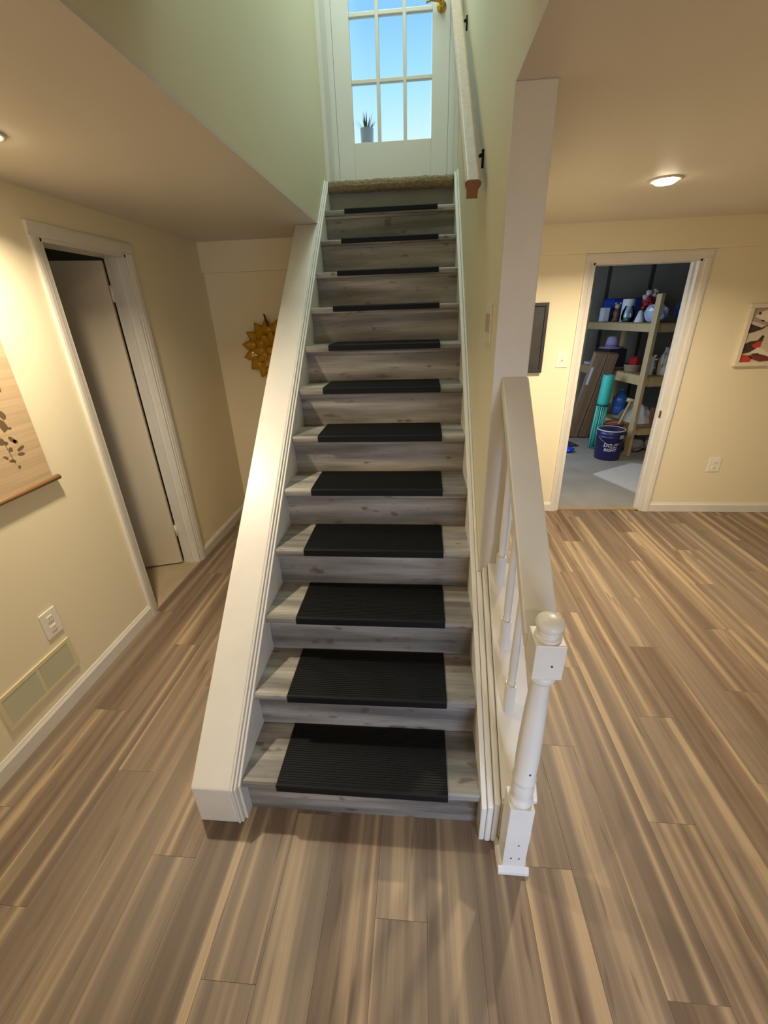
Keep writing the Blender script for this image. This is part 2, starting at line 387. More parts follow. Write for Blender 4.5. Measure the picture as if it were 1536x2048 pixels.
# right: skirt, stepped mouldings, capped knee wall under the balusters
bevelled(sloped(.8645, .8835, -.030, .012, 2.68).build('skirt_board', WHITE, st), .003)
bevelled(sloped(.8845, .905, -.034, .028, .586).build('stringer_moulding', WHITE, st), .005)
b = MB(); b.prism([(.588, noseZ(.588) - .1), (.588, noseZ(.588) + .026), (2.68, noseZ(2.68) + .026), (2.68, noseZ(2.68) - .1)], 'X', .884, .8945)
bevelled(b.build('stringer_moulding', WHITE, st), .003)
bevelled(sloped(.9065, .9275, -.034, .050, .586).build('stringer_moulding', WHITE, st), .006)
bevelled(sloped(.929, 1.030, -.030, .050, .586).build('stringer_wall', WHITE, st), .003)
cp = MB(); cp.prism([(-.028, noseZ(-.028) + .05), (-.028, noseZ(-.028) + .068), (.587, noseZ(.587) + .068), (.587, noseZ(.587) + .05)], 'X', .9285, 1.046)
bevelled(cp.build('stringer_cap', WHITE, st), .004)
bs = MB().prism([(1.03 + p[0], p[1]) for p in base_profile(.014, .085)], 'Y', -.03, .6); bs.build('stringer_baseboard', WHITE, st)
# ------------------------------------------------------------------ balustrade: newel post, rail, three balusters
bl = thing('balustrade', (.968, 0, 0), 'white balustrade with turned newel post, flat rail and slim balusters beside stairs', 'railing')
nx, ny = .968, -.0805
n = MB(); hw = .0375
n.box(nx - hw, nx + hw, ny - hw, ny + hw, 0, .335, bev=.003)
n.lathe([(.034, .333), (.037, .342), (.037, .352), (.032, .358), (.030, .37), (.034, .385), (.0345, .405), (.031, .425), (.030, .432), (.035, .438), (.0365, .446), (.034, .455), (.0325, .47), (.034, .54), (.033, .62), (.030, .72), (.0265, .80), (.0255, .84), (.027, .85), (.034, .853), (.037, .862), (.036, .872), (.032, .88)], 28, (nx, ny, 0))
n.box(nx - hw, nx + hw, ny - hw, ny + hw, .88, .99, bev=.003)
n.lathe([(.034, .988), (.033, .996), (.028, .998), (.026, 1.002), (.0295, 1.006), (.030, 1.010), (.0265, 1.013), (.0295, 1.017), (.0345, 1.024), (.0352, 1.031), (.0325, 1.040), (.024, 1.047), (.01, 1.0505), (.002, 1.051)], 28, (nx, ny, 0))
np_ = n.build('newel_post', WHITE, bl)
fo = MB(); prf = [(0, 0), (.013, 0), (.012, .012), (.005, .026), (0, .03)]
fo.prism([(ny - hw - p[0], p[1]) for p in prf], 'X', nx - hw - .013, nx + hw + .013)
fo.prism([(nx - hw - p[0], p[1]) for p in prf], 'Y', ny - hw - .001, ny + hw + .012)
fo.prism([(nx + hw + p[0], p[1]) for p in prf], 'Y', ny - hw - .001, ny + hw + .012)
sub(fo, 'foot_moulding', WHITE, np_)
for hx, hz in ((-.012, .075), (.014, .075), (.006, .15), (.008, .925), (.004, .5)):
    q = MB(); q.lathe([(.0032, 0), (.0032, .0012)], 10, T=Matrix.Translation((nx + hx, ny - (hw if hz != .5 else .0338), hz)) @ Matrix.Rotation(math.pi / 2, 4, 'X'))
    sub(q, 'nail_hole', P('nail_hole_dark', (92, 84, 78), .8), np_)
ra = MB(); r0 = lambda y: noseZ(y) + .805
ra.prism([(-.043, r0(-.043)), (.587, r0(.587)), (.587, r0(.587) - .05), (-.043, r0(-.043) - .05)], 'X', .9235, 1.0115)
ra.prism([(-.043, r0(-.043) - .05), (.587, r0(.587) - .05), (.587, r0(.587) - .072), (-.043, r0(-.043) - .072)], 'X', .945, .99)
bevelled(ra.build('handrail', WHITE, bl), .004)
bx = .969; hb = .016
for yc in (.181, .345, .531):
    b = MB(); zb = noseZ(yc) + .068
    b.prism([(yc - hb, noseZ(yc - hb) + .068), (yc + hb, noseZ(yc + hb) + .068), (yc + hb, zb + .118), (yc - hb, zb + .118)], 'X', bx - hb, bx + hb)
    zt = r0(yc) - .074
    b.lathe([(.012, zb + .117), (.015, zb + .122), (.0155, zb + .128), (.012, zb + .134), (.0135, zb + .16), (.0145, zb + .22), (.013, zb + .34), (.010, zt - .04), (.0095, zt + .02)], 14, (bx, yc, 0))
    b.build('baluster', WHITE, bl)

# ------------------------------------------------------------------ rubber pads
def pad_mesh():
    L_, x0, x1 = .252, .0, .6165
    top = []
    yy = .004; zt = .006
    pts = [(-.0045, -.026), (-.0095, -.026), (-.0095, .001), (-.006, .005), (0, .006)]
    nr = 26
    for j in range(nr):
        a = .004 + (L_ - .010) * j / nr; w = (L_ - .010) / nr
        pts += [(a, .0048), (a + w * .45, .0048), (a + w * .5, .0068), (a + w * .95, .0068)]
    pts += [(L_, .004), (L_, .0008), (.004, .0008), (-.0045, -.004)]
    return pts
PADP = pad_mesh(); _padme = None
ORD = ['lowest', 'second', 'third', 'fourth', 'fifth', 'sixth', 'seventh', 'eighth', 'ninth', 'tenth', 'eleventh', 'twelfth']
for i in range(12):
    y, z = i * RUN, (i + 1) * RISE
    if _padme is None:
        m = MB(); m.prism(PADP, 'X', -.308, .308); o = m.build('stair_pad', RUBBER); _padme = o
    else:
        o = _padme.copy(); C.objects.link(o)
    o.location = (.4435 + random.uniform(-.002, .002), y, z)
    o.rotation_euler = (0, 0, random.uniform(-.004, .004))
    lab = 'black ribbed rubber stair pad on the lowest tread' if i == 0 else ('black rubber stair pad on the top tread below the carpeted landing' if i == 11 else 'black rubber stair pad on the %s tread counted up from the floor' % ORD[i])
    tag(o, lab, 'stair pad', 'rubber pads on the stair treads')
# landing carpet
b = MB(); NX, NY = 90, 22
def cprof(j):
    t = j / NY
    path = [(2.640, ZU - .068), (2.624, ZU - .056), (2.616, ZU - .03), (2.622, ZU - .008), (2.645, ZU + .006), (2.94, ZU + .006)]
    s_ = t * (len(path) - 1); a = min(int(s_), len(path) - 2); f_ = s_ - a
    return tuple(path[a][q] * (1 - f_) + path[a + 1][q] * f_ for q in (0, 1))
vs = [[None] * (NX + 1) for _ in range(NY + 1)]
for j in range(NY + 1):
    yy, zz = cprof(j)
    for i in range(NX + 1):
        jx = random.uniform(-.003, .003)
        vs[j][i] = b.bm.verts.new((.004 + (SW - .008) * i / NX, yy + random.uniform(-.003, .003), zz + (random.uniform(-.003, .003) + .004 * math.sin(i * .21) * (.4 if j > 2 else .2))))
for j in range(NY):
    for i in range(NX): b._fin([b.bm.faces.new([vs[j][i], vs[j][i + 1], vs[j + 1][i + 1], vs[j + 1][i]])], True)
o = b.build('landing_carpet', CARPET); tag(o, 'tan shaggy carpet rolled over the edge of the top landing', 'carpet')
sd = o.modifiers.new('thick', 'SOLIDIFY'); sd.thickness = .008; sd.offset = -1

# ------------------------------------------------------------------ upstairs glazed door
DYU = 2.95
du = group_root('door_3', (.43, DYU, ZU))
PX0, PX1, GX0, GX1, GZ0, ROW = .040, .828, .158, .712, ZU + .292, .3325
MB().box(PX0, GX0, DYU, DYU + .04, ZU + .008, ZU + 2.05, bev=.003).build('stile', WHITE2, du)
MB().box(GX1, PX1, DYU, DYU + .04, ZU + .008, ZU + 2.05, bev=.003).build('stile', WHITE2, du)
MB().box(GX0, GX1, DYU, DYU + .04, ZU + .008, GZ0, bev=.003).build('rail', WHITE2, du)
MB().box(GX0, GX1, DYU, DYU + .04, GZ0 + 5 * ROW, ZU + 2.05, bev=.003).build('rail', WHITE2, du)
PWD = (GX1 - GX0) / 3
for i in (1, 2):
    xx = GX0 + PWD * i; MB().box(xx - .012, xx + .012, DYU + .002, DYU + .038, GZ0, GZ0 + 5 * ROW, bev=.004).build('muntin', WHITE2, du)
for j in range(1, 5):
    zz = GZ0 + ROW * j; MB().box(GX0, GX1, DYU + .003, DYU + .037, zz - .012, zz + .012, bev=.004).build('muntin', WHITE2, du)
GL = bpy.data.materials.new('door_glass'); GL.use_nodes = True; g = GL.node_tree; g.nodes.clear()
go = g.nodes.new('ShaderNodeOutputMaterial'); gm = g.nodes.new('ShaderNodeMixShader'); gt = g.nodes.new('ShaderNodeBsdfTransparent'); gg = g.nodes.new('ShaderNodeBsdfGlossy')
gt.inputs[0].default_value = (.93, .97, .99, 1); gg.inputs['Roughness'].default_value = .03
gfr = g.nodes.new('ShaderNodeFresnel'); gfr.inputs[0].default_value = 1.45
g.links.new(gfr.outputs[0], gm.inputs[0]); g.links.new(gt.outputs[0], gm.inputs[1]); g.links.new(gg.outputs[0], gm.inputs[2]); g.links.new(gm.outputs[0], go.inputs[0])
for j in range(5):
    for i in range(3):
        MB().box(GX0 + PWD * i + .008, GX0 + PWD * (i + 1) - .008, DYU + .018, DYU + .022, GZ0 + ROW * j + .008, GZ0 + ROW * (j + 1) - .008).build('pane', GL, du)
# frame round it
fr = MB(); fr.box(XS, PX0 - .0012, DYU - .004, DYU + .1, ZU, ZU + 2.1); fr.build('jamb', WHITE2, du)
fr = MB(); fr.box(PX1 + .0012, XR, DYU - .004, DYU + .1, ZU, ZU + 2.1); fr.build('jamb', WHITE2, du)
fr = MB(); fr.box(XS, XR, DYU - .012, DYU + .1, ZU + 2.055, ZU + 2.38); fr.build('head_jamb', WHITE2, du)
MB().box(XS, .0, 2.74, 2.94, ZU, ZU + 2.1, bev=.003).build('casing', WHITE2, du)
MB().box(.872, XR, 2.80, 2.94, ZU, ZU + 2.1, bev=.003).build('casing', WHITE2, du)
MB().box(PX0, PX1, DYU - .01, DYU + .06, ZU, ZU + .008).build('threshold', BRASS, du)
hx, hz = .768, ZU + .955
h = MB(); R90 = Matrix.Rotation(math.pi / 2, 4, 'X')
h.lathe([(.031, 0), (.031, .004), (.026, .009), (.013, .012), (.011, .04), (.013, .048), (.006, .052)], 20, T=Matrix.Translation((hx, DYU, hz)) @ R90)
h.tube([(hx, DYU - .044, hz), (hx - .03, DYU - .05, hz + .006), (hx - .07, DYU - .05, hz + .01), (hx - .10, DYU - .046, hz + .002)], .009, 10, .006)
h.build('lever_handle', BRASS, du)
# ledge and plant outside the glass
led = MB().box(.0, .86, 2.993, 3.12, GZ0 - .03, GZ0 + .006, bev=.004).build('ledge', P('white_ledge', (214, 218, 222), .5)); led.name = 'trim_3'; struct(led)
px, py, pz = .243, 3.052, GZ0 + .006
pt = thing('potted_plant', (px, py, pz), 'spiky green plant in small white pot behind the door glass', 'plant')
MB().lathe([(.043, 0), (.046, .004), (.049, .100), (.046, .100), (.045, .07)], 22, (px, py, pz)).build('pot', P('white_ceramic', (226, 228, 232), .3), pt)
MB().lathe([(.043, .066), (.02, .07), (.002, .072)], 14, (px, py, pz)).build('soil', P('potting_soil', (62, 48, 38), .95), pt)
LEAF = P('succulent_leaf', (66, 104, 62), .5)
for i in range(18):
    a = i * 2.399; tilt = .12 + .75 * (i % 6) / 6; hgt = random.uniform(.08, .13)
    b = MB(); bp_ = []
    for s_ in range(5):
        t = s_ / 4; rr = .012 + math.sin(tilt) * hgt * t * (1 + .25 * t); zz = pz + .07 + math.cos(tilt) * hgt * t
        w = .0065 * (1 - t) ** .6 + .0004
        c_ = Vector((px + math.cos(a) * rr, py + math.sin(a) * rr, zz)); sdv = Vector((-math.sin(a), math.cos(a), 0)) * w
        up = Vector((math.cos(a), math.sin(a), .4)).normalized() * w * .35
        bp_.append([b.bm.verts.new(c_ - sdv), b.bm.verts.new(c_ - up), b.bm.verts.new(c_ + sdv)])
    for A, B in zip(bp_, bp_[1:]):
        b._fin([b.bm.faces.new([A[0], A[1], B[1], B[0]]), b.bm.faces.new([A[1], A[2], B[2], B[1]]), b.bm.faces.new([A[2], A[0], B[0], B[2]])], True)
    b.build('leaf', LEAF, pt)

# ------------------------------------------------------------------ wall handrail with black brackets
hr = thing('wall_handrail', (.84, 1.05, 2.165), 'pale wooden handrail on black brackets along the stairwell wall', 'handrail')
HS = .79; hzt = lambda y: 2.170 + HS * (y - 1.05)
sec = [(-.031, .0), (-.031, -.012), (-.027, -.020), (-.022, -.026), (-.021, -.052), (-.024, -.058), (.024, -.058), (.021, -.052), (.022, -.026), (.027, -.020), (.031, -.012), (.031, .0), (.02, .008), (-.02, .008)]
b = MB(); ring = []
dy = Vector((0, 1, HS)).normalized(); dz = Vector((0, -dy.z, dy.y))
for yy in (1.05, 2.90):
    ring.append([b.bm.verts.new(Vector((.84, yy, hzt(yy))) + Vector((s_[0], 0, 0)) + dz * s_[1]) for s_ in sec])
nn = len(sec)
b._fin([b.bm.faces.new([ring[0][i], ring[0][(i + 1) % nn], ring[1][(i + 1) % nn], ring[1][i]]) for i in range(nn)])
b.mi = 1; b._fin([b.bm.faces.new(ring[0][::-1]), b.bm.faces.new(ring[1])])
bevelled(b.build('rail', None, hr, [RAILW, RAILEND]), .003)
for yy in (1.235, 2.365):
    zz = hzt(yy) - .06 + .03; b = MB()
    b.prism([(yy - .008, zz + .028), (yy + .008, zz + .028), (yy + .012, zz + .004), (yy + .008, zz - .02), (yy, zz - .032), (yy - .008, zz - .02), (yy - .012, zz + .004)], 'X', .886, .8949)
    b.tube([(.889, yy, zz + .012), (.874, yy, zz + .008), (.856, yy, zz - .012), (.842, yy, zz - .022)], .007, 8)
    b.tube([(.842, yy - .02, zz - .028 - .016), (.842, yy + .02, zz - .028 + .016)], .008, 8)
    b.build('bracket', BLACKM, hr)

# ------------------------------------------------------------------ recessed lights
def downlight(x_, y_, label, power, beam):
    t = thing('ceiling_downlight', (x_, y_, ZC), label, 'ceiling light', 'recessed downlights')
    MB().lathe([(.052, -.004), (.066, -.007), (.074, -.003), (.074, -.0005), (.052, -.0005)], 32, (x_, y_, ZC)).build('trim_ring', WHITE2, t)
    em = mat('lamp_diffuser', (255, 240, 215), .5, emit=(1.0, .84, .60), est=42)
    MB().lathe([(.0519, -.004), (.051, -.010), (.04, -.018), (.02, -.021), (.002, -.0215)], 28, (x_, y_, ZC), cap=True).build('diffuser', em, t)
    d = bpy.data.lights.new('bulb', 'AREA'); d.shape = 'DISK'; d.size = .085; d.spread = math.radians(beam); d.energy = power; d.color = WARM
    o_ = bpy.data.objects.new('bulb', d); C.objects.link(o_); o_.location = (0, 0, -.028); o_.parent = t
downlight(1.822, 1.70, 'lit round downlight in the ceiling before the storage doorway', DOWNLIGHT_POWER * 1.18, 152)
downlight(-.728, .645, 'lit round downlight in the low ceiling over the hallway', DOWNLIGHT_POWER * .48, 142)
# two unseen lamps added behind the camera as warm fill
for x_, y_, pw in ((1.6, -1.9, .28), (-.5, -2.2, .2)):
    d = bpy.data.lights.new('warm_fill', 'AREA'); d.shape = 'DISK'; d.size = .14; d.energy = DOWNLIGHT_POWER * pw; d.color = WARM
    o_ = bpy.data.objects.new('warm_fill', d); C.objects.link(o_); o_.location = (x_, y_, ZC - .02)

# ------------------------------------------------------------------ wall fittings
def plate_x(name, x0, x1, z0, z1, yw, label, cat, kindp):
    """plate on a wall facing -Y"""
    t = thing(name, ((x0 + x1) / 2, yw, (z0 + z1) / 2), label, cat)
    MB().box(x0, x1, yw - .006, yw, z0, z1, bev=.002).build('plate', PLATE, t)
    xc, zc = (x0 + x1) / 2, (z0 + z1) / 2
    if kindp == 'switch':
        MB().box(xc - .009, xc + .009, yw - .008, yw - .005, zc - .018, zc + .018).build('slot_frame', P('switch_frame', (214, 206, 184), .4), t)
        MB().box(xc - .005, xc + .005, yw - .018, yw - .006, zc - .003, zc + .012, bev=.001).build('toggle', PLATE, t)
    else:
        for s_ in (-1, 1):
            q = MB(); q.box(xc - .017, xc + .017, yw - .009, yw - .004, zc + s_ * .024 - .014, zc + s_ * .024 + .014, bev=.003); r_ = q.build('socket', PLATE, t)
            for dx_ in (-.006, .006): sub(MB().box(xc + dx_ - .0012, xc + dx_ + .0012, yw - .0095, yw - .008, zc + s_ * .024 - .002, zc + s_ * .024 + .006), 'slot', SHADEP, r_)
    return t
plate_x('light_switch', 1.747, 1.838, 1.293, 1.414, YB, 'white toggle light switch on the wall beside the storage doorway', 'light switch', 'switch')
plate_x('wall_outlet', 3.165, 3.262, .386, .513, YB, 'white electrical outlet low on the wall below the framed picture', 'outlet', 'outlet')
def plate_l(y0, y1, z0, z1):
    t = thing('wall_outlet', (XL, (y0 + y1) / 2, (z0 + z1) / 2), 'white electrical outlet on the yellow wall just above the air vent', 'outlet')
    MB().box(XL, XL + .006, y0, y1, z0, z1, bev=.002).build('plate', PLATE, t)
    yc, zc = (y0 + y1) / 2, (z0 + z1) / 2
    for s_ in (-1, 1):
        r_ = MB().box(XL + .004, XL + .009, yc - .017, yc + .017, zc + s_ * .026 - .015, zc + s_ * .026 + .015, bev=.003).build('socket', PLATE, t)
        for dy_ in (-.006, .006): sub(MB().box(XL + .008, XL + .0095, yc + dy_ - .0012, yc + dy_ + .0012, zc + s_ * .026 - .002, zc + s_ * .026 + .006), 'slot', SHADEP, r_)
plate_l(.478, .566, .392, .526)
# double switch in the stair wall, seen at a glancing angle
t = thing('light_switch', (XR, .78, 1.69), 'double light switch plate on the stair wall above the handrail newel side', 'light switch')
t['label'] = 'two-gang light switch plate on the side wall of the stairs'
MB().box(XR - .006, XR, .715, .835, 1.625, 1.752, bev=.002).build('plate', PLATE, t)
for yc in (.748, .802):
    MB().box(XR - .009, XR - .005, yc - .017, yc + .017, 1.66, 1.722, bev=.002).build('rocker', P('switch_rocker', (190, 178, 150), .4), t)
# return-air vent
VG = P('vent_metal', (196, 190, 158), .45); VD = P('vent_dark', (128, 124, 100), .7)
t = thing('air_vent', (XL, .37, .25), 'return air vent with two louvred grilles low on the yellow wall', 'vent')
y0, y1, z0, z1 = .172, .566, .162, .336
f = MB()
for a in ((y0, y1, z0, z0 + .02), (y0, y1, z1 - .02, z1), (y0, y0 + .018, z0 + .0202, z1 - .0202), (y1 - .018, y1, z0 + .0202, z1 - .0202), ((y0 + y1) / 2 - .007, (y0 + y1) / 2 + .007, z0 + .0202, z1 - .0202)):
    f.box(XL, XL + .008, *a, bev=.0015)
f.build('frame', P('vent_frame_paint', (214, 202, 160), .5), t)
MB().box(XL + .0005, XL + .002, y0 + .01, y1 - .01, z0 + .01, z1 - .01).build('backing', VD, t)
lv = MB()
for j in range(20):
    zz = z0 + .024 + j * .0066
    for a, c_ in ((y0 + .018, (y0 + y1) / 2 - .007), ((y0 + y1) / 2 + .007, y1 - .018)):
        lv.prism([(XL + .002, zz), (XL + .007, zz - .003), (XL + .0075, zz - .0022), (XL + .0025, zz + .001)], 'Y', a, c_)
lo = lv.build('louvres', VG, t); lo['kind'] = 'stuff'

# ------------------------------------------------------------------ pictures
# hanging scroll on the left wall
t = thing('hanging_scroll', (XL, .55, 1.08), 'pale wood-slat hanging scroll with dark leaf print on yellow wall', 'wall hanging')
BAMB = mat('bamboo_sheet', (190, 164, 128), .7, var=.12, vscale=3, stretch=(1, .6, 26))
SX = XL + .014
MB().box(SX, SX + .004, .33, .803, 1.085, 1.93).build('sheet', BAMB, t)
ROD = P('scroll_rod_wood', (134, 100, 62), .5)
for zz in (1.078, 1.938):
    b = MB(); b.tube([(SX + .004, .295, zz), (SX + .004, .836, zz)], .0125, 12); b.build('rod', ROD, t)
b = MB(); b.tube([(SX + .004, .40, 1.945), (XL + .006, .566, 2.06), (SX + .004, .73, 1.945)], .003, 6); b.build('cord', P('scroll_cord', (120, 90, 60), .8), t)
INK = P('ink_print', (104, 84, 52), .7); b = MB()
def blot(y_, z_, ry, rz, rot, n_=9):
    ca, sa = math.cos(rot), math.sin(rot)
    pts = []
    for i in range(n_):
        a = 2 * math.pi * i / n_; k_ = random.uniform(.75, 1.1); u_, v_ = ry * k_ * math.cos(a), rz * k_ * math.sin(a)
        pts.append((y_ + u_ * ca - v_ * sa, z_ + u_ * sa + v_ * ca))
    b.prism(pts, 'X', SX + .0035, SX + .0046)
for a in [(.715, 1.50, .006, .012, 0), (.681, 1.403, .016, .02, .4), (.667, 1.36, .02, .026, .2), (.691, 1.345, .008, .006, 0), (.632, 1.302, .016, .014, .3), (.649, 1.291, .01, .008, 0),
          (.682, 1.297, .022, .009, -.9), (.692, 1.289, .014, .008, -.5), (.705, 1.256, .022, .008, .35), (.696, 1.232, .017, .008, -.2), (.658, 1.263, .011, .010, .5), (.624, 1.237, .014, .006, -.7), (.646, 1.217, .016, .008, -.4), (.665, 1.184, .007, .008, 0),
          (.60, 1.40, .03, .022, .3), (.56, 1.36, .02, .03, 0), (.52, 1.42, .025, .02, .5), (.59, 1.47, .016, .03, .4), (.55, 1.29, .02, .012, -.5), (.50, 1.25, .014, .008, .5), (.47, 1.36, .02, .02, 0), (.61, 1.56, .02, .03, .6), (.57, 1.62, .018, .02, 0)]: blot(*a)
b.tube([(SX + .004, .655, 1.20), (SX + .004, .64, 1.30), (SX + .004, .60, 1.42), (SX + .004, .58, 1.55), (SX + .004, .57, 1.64)], .0012, 5)
b.build('leaf_print', INK, t)

# framed print on the back wall, white frame, only its edge is in view
t = thing('framed_print', (3.36, YB, 1.495), 'white framed print in red, black and grey on the storage-door wall', 'picture')
fx0, fx1, fz0, fz1, fd = 3.112, 3.62, 1.272, 1.718, .03
fr = MB()
for a in ((fx0, fx1, fz0, fz0 + .03), (fx0, fx1, fz1 - .03, fz1), (fx0, fx0 + .03, fz0 + .0301, fz1 - .0301), (fx1 - .03, fx1, fz0 + .0301, fz1 - .0301)):
    fr.box(a[0], a[1], YB - fd, YB, a[2], a[3], bev=.003)
fr.build('frame', P('frame_white', (220, 208, 182), .45), t)
MB().box(fx0 + .028, fx1 - .028, YB - .012, YB - .002, fz0 + .028, fz1 - .028).build('print', P('print_paper', (206, 192, 168), .6), t)
pm = [P('print_grey', (168, 152, 132), .6), P('print_black', (66, 48, 42), .6), P('print_red', (190, 62, 48), .6), P('print_dark_red', (120, 52, 44), .6), P('print_white', (226, 214, 192), .6)]
b = MB()
def poly(mi, pts, lay=0):
    b.mi = mi; b.prism(pts, 'Y', YB - .0126 - lay * .0004, YB - .0122)
poly(0, [(3.142, 1.69), (3.30, 1.69), (3.33, 1.60), (3.28, 1.56), (3.19, 1.59), (3.142, 1.60)])
poly(4, [(3.20, 1.66), (3.27, 1.68), (3.32, 1.63), (3.27, 1.59), (3.21, 1.61), (3.17, 1.63)], 1)
poly(1, [(3.185, 1.655), (3.205, 1.662), (3.207, 1.643), (3.192, 1.64)], 2)
poly(1, [(3.215, 1.607), (3.245, 1.603), (3.24, 1.592), (3.222, 1.594)], 2)
poly(1, [(3.142, 1.585), (3.175, 1.572), (3.24, 1.55), (3.30, 1.58), (3.25, 1.54), (3.19, 1.518), (3.142, 1.508)])
poly(1, [(3.143, 1.432), (3.19, 1.455), (3.24, 1.46), (3.262, 1.497), (3.28, 1.49), (3.275, 1.44), (3.24, 1.395), (3.20, 1.372), (3.143, 1.36)])
poly(2, [(3.205, 1.425), (3.245, 1.452), (3.272, 1.455), (3.275, 1.412), (3.23, 1.405)], 1)
poly(2, [(3.143, 1.36), (3.20, 1.352), (3.24, 1.33), (3.23, 1.303), (3.143, 1.303)], 1)
poly(3, [(3.20, 1.35), (3.26, 1.362), (3.34, 1.35), (3.38, 1.31), (3.30, 1.303), (3.235, 1.325)], 1)
poly(4, [(3.21, 1.372), (3.25, 1.405), (3.29, 1.40), (3.34, 1.37), (3.40, 1.34), (3.34, 1.345), (3.28, 1.362)], 2)
poly(1, [(3.22, 1.362), (3.27, 1.367), (3.30, 1.348), (3.25, 1.35)], 3)
poly(0, [(3.42, 1.68), (3.58, 1.69), (3.588, 1.5), (3.50, 1.46)]); poly(1, [(3.38, 1.56), (3.46, 1.52), (3.50, 1.40), (3.42, 1.38)]); poly(2, [(3.44, 1.40), (3.588, 1.44), (3.588, 1.31), (3.46, 1.303)])
b.build('print_shapes', None, t, pm)
# dark panel beside the column
t = thing('dark_picture', (1.34, YB, 1.52), 'black framed dark picture on the wall partly behind the white column', 'picture')
f = MB()
for a in ((1.06, 1.632, 1.257, 1.282), (1.06, 1.632, 1.75, 1.775), (1.06, 1.085, 1.283, 1.749), (1.607, 1.632, 1.283, 1.749)): f.box(a[0], a[1], YB - .035, YB, a[2], a[3], bev=.002)
f.build('frame', P('black_frame', (40, 36, 32), .45), t)
MB().box(1.083, 1.609, YB - .022, YB - .004, 1.28, 1.752).build('canvas', P('dark_canvas', (46, 42, 36), .5, var=.3, vscale=9), t)
# amber glass flower on the back wall
FX, FZ = -.60, 1.487
t = thing('glass_flower', (FX, YB, FZ), 'amber glass flower ornament hanging on the wall behind the stairs', 'wall ornament')
AMB = mat('amber_glass', (184, 134, 14), .14, var=.15, vscale=20, trans=.0)
def petal(i, n_, r0_, r1_, wid, yoff, lift):
    a = 2 * math.pi * i / n_ + (0 if yoff < .03 else math.pi / n_); b = MB(); rows = []
    for s_ in range(7):
        t_ = s_ / 6; rr = r0_ + (r1_ - r0_) * t_; w = wid * (.4, .72, .98, 1.0, .86, .5, .08)[s_]
        yy = YB - yoff - lift * math.sin(t_ * 2.2) - .010 * math.sin(t_ * 7 + i)
        row = []
        for q in (-1, -.5, 0, .5, 1):
            lx = rr; ly = q * w; row.append(b.bm.verts.new((FX + lx * math.cos(a) - ly * math.sin(a), yy + .012 * q * q, FZ + lx * math.sin(a) + ly * math.cos(a))))
        rows.append(row)
    for A, B in zip(rows, rows[1:]):
        for j in range(4): b._fin([b.bm.faces.new([A[j], A[j + 1], B[j + 1], B[j]])], True)
    o_ = b.build('petal', AMB, t); md = o_.modifiers.new('thick', 'SOLIDIFY'); md.thickness = .004
for i in range(15): petal(i, 15, .03, .245, .060, .022, .03)
for i in range(11): petal(i, 11, .02, .155, .042, .05, .028)
MB().sphere((FX, YB - .075, FZ), .035, (1, .6, 1)).build('centre', AMB, t)
b = MB(); b.tube([(FX + .03, YB - .004, FZ + .0), (FX + .004, YB - .04, FZ + .15), (FX - .008, YB - .06, FZ + .215), (FX - .022, YB - .055, FZ + .275)], .007, 8); b.build('stem', P('bronze_stem', (70, 52, 26), .4, metal=.6), t)

# ------------------------------------------------------------------ storage room contents
UO = Vector((3.287, 4.504, 0)); UA = math.atan2(.987, -.16) - math.pi / 2
TU = Matrix.Translation(UO) @ Matrix.Rotation(UA, 4, 'Z')       # local x: depth of the unit (away from view side), local y: along it
su = thing('storage_shelf', UO, 'open pine lumber storage shelf unit in the dim storage room', 'shelf')
su.rotation_euler = (0, 0, 0)
ULEN, UDEP = 1.55, .62
for y_ in (0, ULEN):
    for x_ in (0, UDEP):
        MB().box(x_ - .02, x_ + .02, y_ - .045 if y_ else -.02, y_ + .045 if y_ else .068, 0, 1.845, bev=.003, T=TU).build('post', LUMBER, su)
PLY = P('plywood_deck', (150, 126, 88), .7, var=.1, vscale=5)
for zt, hh in ((1.548, .098), (.972, .12), (.355, .09)):
    MB().box(.021, .058, .0, ULEN, zt - hh, zt - .013, bev=.002, T=TU).build('shelf_rail', LUMBER, su)
    MB().box(UDEP - .058, UDEP - .021, .0, ULEN, zt - hh, zt - .013, bev=.002, T=TU).build('shelf_rail', LUMBER, su)
    MB().box(.059, UDEP - .059, -.02, .018, zt - hh, zt - .013, bev=.002, T=TU).build('shelf_rail', LUMBER, su)
    MB().box(.021, UDEP - .021, -.02, ULEN + .02, zt - .012, zt, T=TU).build('shelf_deck', PLY, su)
def at(u_, d_): return TU @ Vector((d_, u_, 0))
def item(name, u_, d_, z_, label, cat, group=None):
    p_ = at(u_, d_); return thing(name, (p_.x, p_.y, z_), label, cat, group), p_.x, p_.y
def rotbox(mb, cx_, cy_, wx, wy, z0, z1, ang=UA, bev=.004):
    return mb.box(-wx / 2, wx / 2, -wy / 2, wy / 2, z0, z1, bev=bev, T=Matrix.Translation((cx_, cy_, 0)) @ Matrix.Rotation(ang, 4, 'Z'))
S1, S2, S3 = 1.548, .972, .355
